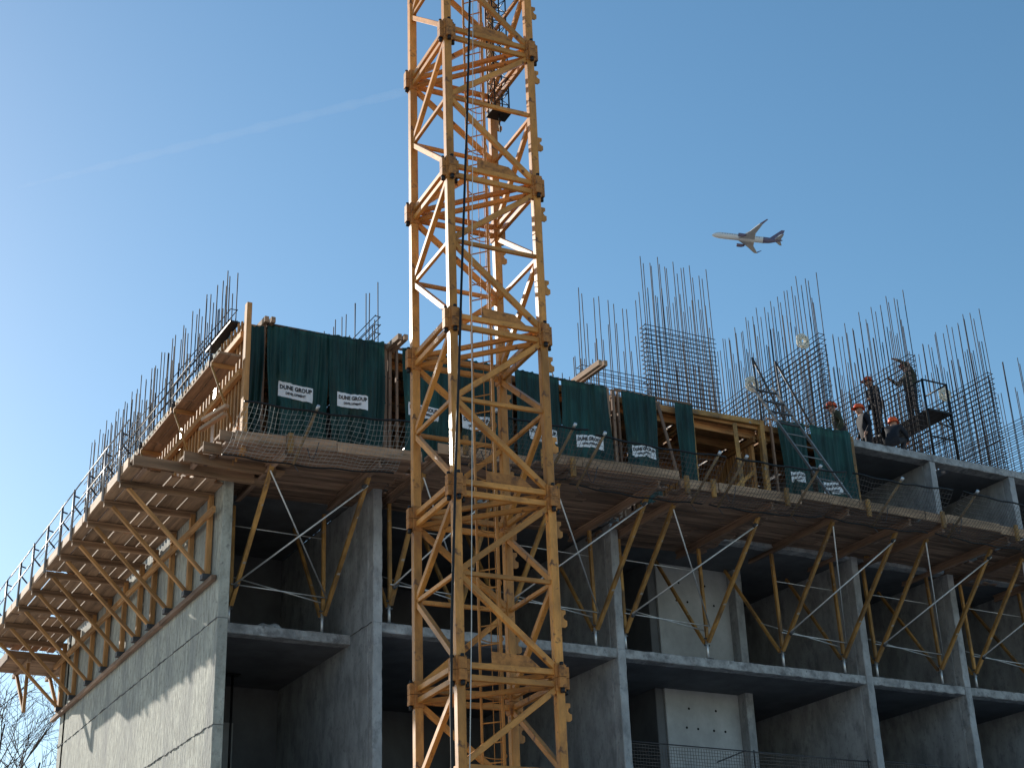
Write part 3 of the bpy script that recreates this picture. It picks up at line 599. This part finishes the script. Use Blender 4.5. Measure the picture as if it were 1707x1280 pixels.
# ---------------------------------------------------------------- scaffold tower, ladder, props on the roof
sc = thing('scaffold_tower', 'black steel scaffold tower with a raised platform on the finished roof', 'scaffold', (19.3, 1.2, 6))
for X in (18.86, 19.70):
    for Y in (.12, 2.9):
        tube(sc, 'upright', (X, Y, 6.0), (X, Y, 8.23 if Y < 1 else 7.3), .034, 'black')
    tube(sc, 'side_rail', (X, .12, 6.75), (X, 2.9, 6.75), .02, 'black'); tube(sc, 'guard_rail', (X, .12, 8.2), (X, .9, 8.2), .022, 'black')
for Y in (.12, 2.9):
    for z in ((6.6, 8.21) if Y < 1 else (6.6, 7.25)): tube(sc, 'cross_rail', (18.86, Y, z), (19.70, Y, z), .024, 'black')
for j in range(4): beam(sc, 'platform_board', (18.97+j*.21, .05, 7.34), (18.97+j*.21, 3.0, 7.34), .205, .05, 'black')
tube(sc, 'knee_brace', (19.70, .12, 6.98), (19.40, .12, 7.3), .02, 'black'); tube(sc, 'knee_brace', (19.70, .12, 6.95), (19.70, .6, 7.3), .02, 'black')
ld = thing('leaning_ladder', 'long metal ladder leaning from the platform up over the tarpaulin to the roof', 'ladder', (15, -.7, 2.9))
A0, A1 = Vector((14.22, -1.55, 2.98)), Vector((14.92, -1.50, 2.98)); B0, B1 = Vector((12.78, -.30, 6.78)), Vector((13.46, -.28, 6.80))
for a, b in ((A0, B0), (A1, B1)): beam(ld, 'rail', a, b, .035, .07, 'alu', (0, 1, 0))
for i in range(1, 13):
    k = i/12.6; m_ = 'alu' if i < 9 else 'dsteel'; tube(ld, 'rung', A0.lerp(B0, k), A1.lerp(B1, k), .017 if i < 9 else .03, m_)
for lab, a, b in (('dark leaning prop above the left rail of the ladder', (13.38, .25, 7.82), (14.35, .3, 6.02)), ('dark leaning prop above the right rail of the ladder', (14.10, .25, 7.86), (15.22, .3, 6.02))):
    pp = thing('leaning_prop', lab, 'prop', (b[0], b[1], 6.0)); tube(pp, 'tube', b, a, .028, 'dsteel'); tube(pp, 'back_leg', a, (a[0]+.15, a[1]+.05, 6.0), .024, 'dsteel')
box(sf, 'timber_pad', 13.3, 16.0, .2, 2.2, 5.86, 5.99, 'plank')
for X in (1.0, 2.6, 10.2, 10.9, 12.4, 13.0, 15.2): box(sf, 'loose_block', X, X+.22, .1, .3, 5.835, 5.98+U(0, .06), 'kick')

# ---------------------------------------------------------------- guard nets on the storey below, corner prop
def low_net(label, x0, x1):
    t = thing('guard_net', label, 'guard net', (x0, .2, -3), 'dark guard nets on the lower storey')
    V, Fc = [], []; n = int((x1-x0)/.07)
    for i in range(n+1): X = lerp(x0, x1, i/n); poly_tube_data([(X+.006*math.sin(j*2+i), .2, -2.95+j*.1) for j in range(11)], .005, 3, V, Fc, False)
    for j in range(15): poly_tube_data([(lerp(x0, x1, i/24), .2, -2.93+j*.07+.006*math.sin(i+j)) for i in range(25)], .005, 3, V, Fc, False)
    tag(mesh(t, 'net', V, Fc, 'net'), kind='stuff'); tube(t, 'top_line', (x0, .2, -1.90), (x1, .2, -1.94), .014, 'dsteel')
    for X in (x0+.05, (x0+x1)/2, x1-.05): tube(t, 'post', (X, .22, -2.998), (X, .22, -1.88), .018, 'dsteel')
    return t
t = low_net('dark guard net in front of the pale core panel on the lower storey', 8.97, 15.45)
tube(t, 'brace', (11.2, .22, -2.2), (12.0, .22, -1.9), .014, 'dsteel')
low_net('dark guard net in the narrow bay right of the pale core panel bay', 15.75, 18.5)
low_net('dark guard net in the lower bay at the right edge of the photo', 18.8, 21.25)
pp = thing('steel_prop', 'thin dark steel prop inside the lower corner bay', 'prop', (1.72, 4.2, -3)); tube(pp, 'tube', (1.72, 4.2, -2.99), (1.72, 4.2, -.22), .028, 'black'); box(pp, 'head_plate', 1.58, 1.86, 4.08, 4.32, -.218, -.203, 'black', .002)
rb = bpy.data.meshes.new('rubble'); bm = bmesh.new(); bmesh.ops.create_icosphere(bm, subdivisions=3, radius=.2)
for v in bm.verts: v.co.z = max(0, v.co.z*.55+.02*math.sin(v.co.x*31)); v.co.x *= 1.3; v.co += v.co*.12*math.sin(v.co.x*23+v.co.y*17)
bm.to_mesh(rb); bm.free(); rb.materials.append(M['edge'])
tag(link('rubble_pile', rb, Matrix.Translation((1.5, 1.35, 0))), 'small grey heap of mortar on the slab edge of the corner bay', 'rubble')

# ---------------------------------------------------------------- workers
def person(label, loc, face, J, jacket='jacket', zscale=1.0):
    """J: joints in metres, local frame: x right, y forward (facing), z up"""
    r = {'pelvis': .155, 'belly': .15, 'chest': .17, 'neck': .062, 'head0': .085, 'head1': .105, 'head2': .085, 'nose': .02,
         'shL': .09, 'shR': .09, 'elL': .058, 'elR': .058, 'wrL': .042, 'wrR': .042, 'paL': .042, 'paR': .042,
         'hiL': .105, 'hiR': .105, 'knL': .075, 'knR': .075, 'anL': .055, 'anR': .055, 'toL': .045, 'toR': .045}
    ed = [('pelvis', 'belly'), ('belly', 'chest'), ('chest', 'neck'), ('neck', 'head0'), ('head0', 'head1'), ('head1', 'head2'), ('head0', 'nose')]
    for s in 'LR': ed += [('chest', 'sh'+s), ('sh'+s, 'el'+s), ('el'+s, 'wr'+s), ('wr'+s, 'pa'+s), ('pelvis', 'hi'+s), ('hi'+s, 'kn'+s), ('kn'+s, 'an'+s), ('an'+s, 'to'+s)]
    names = list(r); idx = {n: i for i, n in enumerate(names)}
    me = bpy.data.meshes.new('tmp'); me.from_pydata([J[n] for n in names], [(idx[a], idx[b]) for a, b in ed], [])
    o = bpy.data.objects.new('tmp', me); C.objects.link(o)
    md = o.modifiers.new('s', 'SKIN'); md.use_smooth_shade = True
    for i, n in enumerate(names):
        sv = me.skin_vertices[0].data[i]; q = r[n]; sv.radius = (q, q); sv.use_root = (n == 'pelvis')
    ss = o.modifiers.new('u', 'SUBSURF'); ss.levels = 2; ss.render_levels = 2
    dg = bpy.context.evaluated_depsgraph_get(); bme = bpy.data.meshes.new_from_object(o.evaluated_get(dg)); bpy.data.objects.remove(o)
    bm = bmesh.new(); bm.from_mesh(bme)
    # fingers
    for s in 'LR':
        wrist, palm = Vector(J['wr'+s]), Vector(J['pa'+s]); d = (palm-wrist).normalized(); side = d.cross(Vector((0, 0, 1)));
        side = side.normalized() if side.length > .1 else Vector((1, 0, 0)); cu = d.cross(side)
        for f in range(5):
            if f < 4: b0 = palm+side*(.012*(f-1.5)*1.4); L_ = (.072, .082, .078, .062)[f]; ps = [b0, b0+d*(.02+L_*.5), b0+d*(.02+L_*.85)+cu*.02]
            else: b0 = wrist.lerp(palm, .5)+side*.02; ps = [b0, b0+side*.04+d*.02, b0+side*.05+d*.055]
            V, Fc = poly_tube_data(ps, [.010, .009, .007], 6); vs = [bm.verts.new(v) for v in V]
            for q in Fc: bm.faces.new([vs[i] for i in q])
    bm.to_mesh(bme); bm.free()
    body = bme; body.name = 'person'; body.materials.clear()
    for k in (jacket, 'trouser', 'skin', 'boot'): body.materials.append(M[k])
    segs = [(Vector(J[a]), Vector(J[b]), 2 if ('head' in b or 'nose' in b or b[:2] == 'pa') else 1 if b[:2] in ('hi', 'kn', 'an') else 3 if b[:2] == 'to' else 0) for a, b in ed]
    for p in body.polygons:
        c = p.center; best = (9, 0)
        for a, b, k in segs:
            ab = b-a; t_ = max(0, min(1, (c-a).dot(ab)/ab.length_squared)); dd = (c-a-ab*t_).length
            if dd < best[0]: best = (dd, k)
        p.material_index = best[1]; p.use_smooth = True
    Wm = Matrix.Translation(Vector(loc)) @ Matrix.Rotation(face, 4, 'Z') @ Matrix.Scale(zscale, 4)
    po = tag(link('person', body, Matrix.Translation(Vector(loc)) @ Matrix.Rotation(face, 4, 'Z')), label, 'person', 'workers on the roof')
    # helmet
    h0, h1 = Vector(J['head0']), Vector(J['head2']); ax = (h1-h0).normalized(); c = Vector(J['head1'])+ax*.035
    V, Fc = [], []; fw_ = Vector((0, 1, 0)); fw_ = (fw_-ax*fw_.dot(ax)).normalized(); sd = ax.cross(fw_)
    prof = [(.152, -.022), (.135, -.015), (.132, .02), (.122, .065), (.095, .105), (.05, .128), (.0, .134)]
    for j, (rr, zz) in enumerate(prof):
        for q in range(16):
            a = 2*math.pi*q/16; k = 1.0 + (.32*max(0, math.cos(a)) if j == 0 else 0); V.append(c+ax*zz+fw_*rr*1.12*math.cos(a)*k+sd*rr*math.sin(a))
    for j in range(len(prof)-1):
        for q in range(16): Fc.append((j*16+q, j*16+(q+1) % 16, (j+1)*16+(q+1) % 16, (j+1)*16+q))
    hm = bpy.data.meshes.new('helmet'); hm.from_pydata(V, [], Fc); hm.materials.append(M['helmet']); hm.shade_smooth(); link('helmet', hm, WM[po], po)
    for s in (-1, 1):   # eyes and ears
        e = Vector(J['head1'])+fw_*.098+sd*s*.035-ax*.01; V, Fc = poly_tube_data([e, e+fw_*.012], .012, 6); m_ = bpy.data.meshes.new('eye'); m_.from_pydata(V, [], Fc); m_.materials.append(M['ink']); link('eye', m_, WM[po], po)
    return po
def stand(lean=0, armL=None, armR=None):
    J = {'pelvis': (0, 0, .95), 'belly': (0, .01, 1.10), 'chest': (0, .03+lean, 1.34), 'neck': (0, .04+lean*1.4, 1.50), 'head0': (0, .07+lean*1.7, 1.575), 'head1': (0, .075+lean*1.8, 1.64), 'head2': (0, .06+lean*1.9, 1.70), 'nose': (0, .175+lean*1.8, 1.60),
         'hiL': (-.11, 0, .88), 'hiR': (.11, 0, .88), 'knL': (-.13, .05, .48), 'knR': (.13, .02, .48), 'anL': (-.14, -.02, .08), 'anR': (.15, -.05, .08), 'toL': (-.16, .14, .045), 'toR': (.17, .11, .045)}
    for s, sx, arm in (('L', -1, armL), ('R', 1, armR)):
        J['sh'+s] = (sx*.20, .03+lean, 1.40)
        e, w_, p = arm or ((sx*.27, -.02, 1.12), (sx*.25, .12, .90), (sx*.24, .16, .82))
        J['el'+s], J['wr'+s], J['pa'+s] = e, w_, p
    return J
person('worker in olive jacket and red helmet at the left end of the roof', (17.05, 1.5, 6.0), R(60), stand(.04), 'olive')
person('worker in dark jacket and red helmet, second from the left on the roof', (17.80, 1.35, 6.0), R(75), stand(.02), 'jacket')
person('worker in dark jacket on the back end of the scaffold platform, seen through the rebar', (19.08, 2.15, 7.366), R(80), stand(.05, ((-.30, .12, 1.15), (-.26, .34, 1.02), (-.25, .42, .98))), 'jacket')
J = stand(.0, ((-.30, .22, 1.55), (-.20, .48, 1.72), (-.18, .56, 1.74)), ((.28, .20, 1.22), (.22, .42, 1.30), (.2, .5, 1.32)))
person('worker on the scaffold platform reaching up to the rebar with one arm', (19.30, 1.0, 7.366), R(85), J, 'olive')
J = {'pelvis': (0, -.08, .30), 'belly': (0, -.04, .44), 'chest': (0, .10, .66), 'neck': (0, .18, .79), 'head0': (0, .22, .85), 'head1': (0, .23, .915), 'head2': (0, .21, .975), 'nose': (0, .33, .875),
     'shL': (-.2, .10, .71), 'shR': (.2, .10, .71), 'elL': (-.30, .26, .50), 'elR': (.30, .26, .50), 'wrL': (-.22, .46, .42), 'wrR': (.22, .48, .44), 'paL': (-.2, .54, .41), 'paR': (.2, .56, .43),
     'hiL': (-.13, -.06, .28), 'hiR': (.13, -.06, .28), 'knL': (-.2, .34, .46), 'knR': (.2, .36, .44), 'anL': (-.17, .08, .08), 'anR': (.17, .08, .08), 'toL': (-.2, .25, .045), 'toR': (.2, .25, .045)}
person('crouching worker in dark jacket and bright orange helmet at the roof edge', (17.72, .32, 6.0), R(-60), J, 'jacket')

# ---------------------------------------------------------------- airliner
def airliner():
    D = 1210.; ctr = CAM+ray(1246, 397.5)*D
    f = (-_r0); f = Matrix.Rotation(R(AH), 3, 'Z') @ f; s = Vector((0, 0, 1)).cross(f); f = Matrix.Rotation(R(-11), 3, s) @ f; u = f.cross(s)   # f nose, s port side
    Wm = Matrix((f, s, u)).transposed().to_4x4(); Wm.translation = ctr
    t = tag(link('airliner', None, Wm), 'white airliner with dark purple tail flying to the left in the sky', 'airplane')
    def part(par, name, V, Fc, m, smooth=True):
        me = bpy.data.meshes.new(name); me.from_pydata(V, [], Fc); me.materials.append(M[m]);
        if smooth: me.shade_smooth()
        return link(name, me, Wm, par)
    def loft(xs, n=20):
        V, Fc = [], []
        for x, r, z in xs:
            for k in range(n): a = 2*math.pi*k/n; V.append((x, r*math.cos(a), z+r*math.sin(a)))
        for i in range(len(xs)-1):
            for k in range(n): Fc.append((i*n+k, i*n+(k+1) % n, (i+1)*n+(k+1) % n, (i+1)*n+k))
        return V, Fc+[tuple(range(n)), tuple(range((len(xs)-1)*n, len(xs)*n))]
    part(t, 'fuselage', *loft([(27.5, .2, -.6), (27, .9, -.5), (25.5, 1.7, -.2), (23, 2.3, 0), (20, 2.5, 0), (-12, 2.5, 0)]), 'white')
    part(t, 'tail_cone', *loft([(-12, 2.5, 0), (-17, 2.2, .25), (-22, 1.4, .9), (-27, .35, 1.5)]), 'purple')
    def slab(pts, th, m, name, tipm=None):
        n = len(pts); V = [Vector(p)+Vector((0, 0, th)) if not isinstance(th, Vector) else Vector(p)+th for p in pts]+[Vector(p)-(Vector((0, 0, th)) if not isinstance(th, Vector) else th) for p in pts]
        return part(t, name, [tuple(v) for v in V], [tuple(range(n)), tuple(range(2*n-1, n-1, -1))]+[(i, (i+1) % n, n+(i+1) % n, n+i) for i in range(n)], m, False)
    for sg in (-1, 1):
        slab([(7, sg*2, -1.3), (-1, sg*12, -.3), (-7.2, sg*22.5, .8), (-9.6, sg*22.5, .8), (-5.5, sg*10, -.5), (-5.5, sg*2, -1.3)], .35, 'wing', 'wing')
        slab([(-7.2, sg*22.5, .8), (-9.6, sg*22.5, .8), (-13.2, sg*24.2, 4.4), (-12.2, sg*24.2, 4.4)], Vector((0, .15*sg, .1)), 'purple', 'winglet')
        slab([(-20.5, sg*1, 1.3), (-25.5, sg*8.5, 2.0), (-27.2, sg*8.5, 2.0), (-25.5, sg*1, 1.3)], .2, 'wing', 'stabiliser')
        V, Fc = loft([(7.6, 1.25, -2.3), (6.4, 1.45, -2.3), (3.7, 1.35, -2.3), (1.4, .7, -2.0)], 14); part(t, 'engine', [(x, y+sg*8, z) for x, y, z in V], Fc, 'purple'); slab([(5.5, sg*8, -1.2), (0, sg*8, -.6), (0, sg*8, -1.6), (4.5, sg*8, -1.9)], Vector((0, .25, 0)), 'wing', 'pylon')
    slab([(-16.5, 0, 2.0), (-25.5, 0, 10.5), (-28, 0, 10.5), (-25.6, 0, 1.6)], Vector((0, .25, 0)), 'purple', 'tail_fin')
    slab([(-20.6, 0, 2.0), (-24.6, 0, 6.6), (-26.7, 0, 6.2), (-25.4, 0, 2.0)], Vector((0, .32, 0)), 'wing', 'fin_flash')
    for sg in (-1, 1):
        for k in range(16): part(t, 'window', [(20-k*1.9, sg*2.49, .55), (19.1-k*1.9, sg*2.49, .55), (19.1-k*1.9, sg*2.46, .95), (20-k*1.9, sg*2.46, .95)], [(0, 1, 2, 3)], 'purple', False)
AH = -2
airliner()

# ---------------------------------------------------------------- contrail
a, b = CAM+ray(30, 313)*5200, CAM+ray(760, 132)*4600
V, Fc = [], []; n = 14; pts = [a.lerp(b, k/40) for k in range(41)]
poly_tube_data(pts, [5+9*math.sin(min(1, k/14)*1.57)+2.2*math.sin(k*1.7)+1.5*math.sin(k*3.1) for k in range(41)], 14, V, Fc)
cm = bpy.data.materials.new('vapour'); cm.use_nodes = True; cn = cm.node_tree; cn.nodes.remove(cn.nodes['Principled BSDF'])
pv = cn.nodes.new('ShaderNodeVolumePrincipled'); pv.inputs['Color'].default_value = (1, 1, 1, 1); pv.inputs['Density'].default_value = .0015; cn.links.new(pv.outputs[0], cn.nodes['Material Output'].inputs['Volume'])
co = tag(mesh(None, 'contrail', V, Fc, cm, True, a), 'faint white vapour trail slanting across the left sky', 'contrail')

# ---------------------------------------------------------------- bare trees behind the far corner
def bare_tree(label, base, height, seed, spread=.5, lean=(0, 0)):
    rg = random.Random(seed); base = Vector(base); VT, FT, VB, FB = [], [], [], []
    def grow(p, d, L, r, lev):
        n = 5; pts = [p]; rad = [r]
        for i in range(n):
            d = (d+Vector((rg.uniform(-1, 1), rg.uniform(-1, 1), rg.uniform(-.5, .9)))*(.13 if lev else .05)).normalized(); p = p+d*L/n; pts.append(p); rad.append(r*(1-.55*(i+1)/n))
        poly_tube_data(pts, rad, 6 if lev < 2 else 4 if lev < 3 else 3, VT if lev == 0 else VB, FT if lev == 0 else FB, False)
        if lev >= 5: return
        for k in range(rg.choice((4, 5)) if lev < 4 else 3):
            s = rg.uniform(.3, 1.0); i = min(n-1, int(s*n)); q = pts[i].lerp(pts[i+1], s*n-i if s < 1 else 1)
            ax = Vector((rg.uniform(-1, 1), rg.uniform(-1, 1), rg.uniform(-.3, .6))).normalized()
            grow(q, (d*.75+ax*spread*1.5).normalized(), L*rg.uniform(.5, .72), max(rad[i]*rg.uniform(.5, .7), .010), lev+1)
    grow(base, Vector((lean[0], lean[1], 1)).normalized(), height*.42, height*.02, 0)
    t = thing('bare_tree', label, 'tree', base, 'bare trees behind the building'); mesh(t, 'trunk', VT, FT, 'bark', True); mesh(t, 'branches', VB, FB, 'bark', True)
for lab, px, dist, h, sd in (('leafless tree rising beside the far corner of the side wall', (95, 1180), 52, 17.5, 21), ('leafless tree at the lower left edge of the photo', (12, 1240), 62, 16.5, 5)):
    p = CAM+ray(*px)*dist; bare_tree(lab, (p.x, p.y, GZ), h, sd)
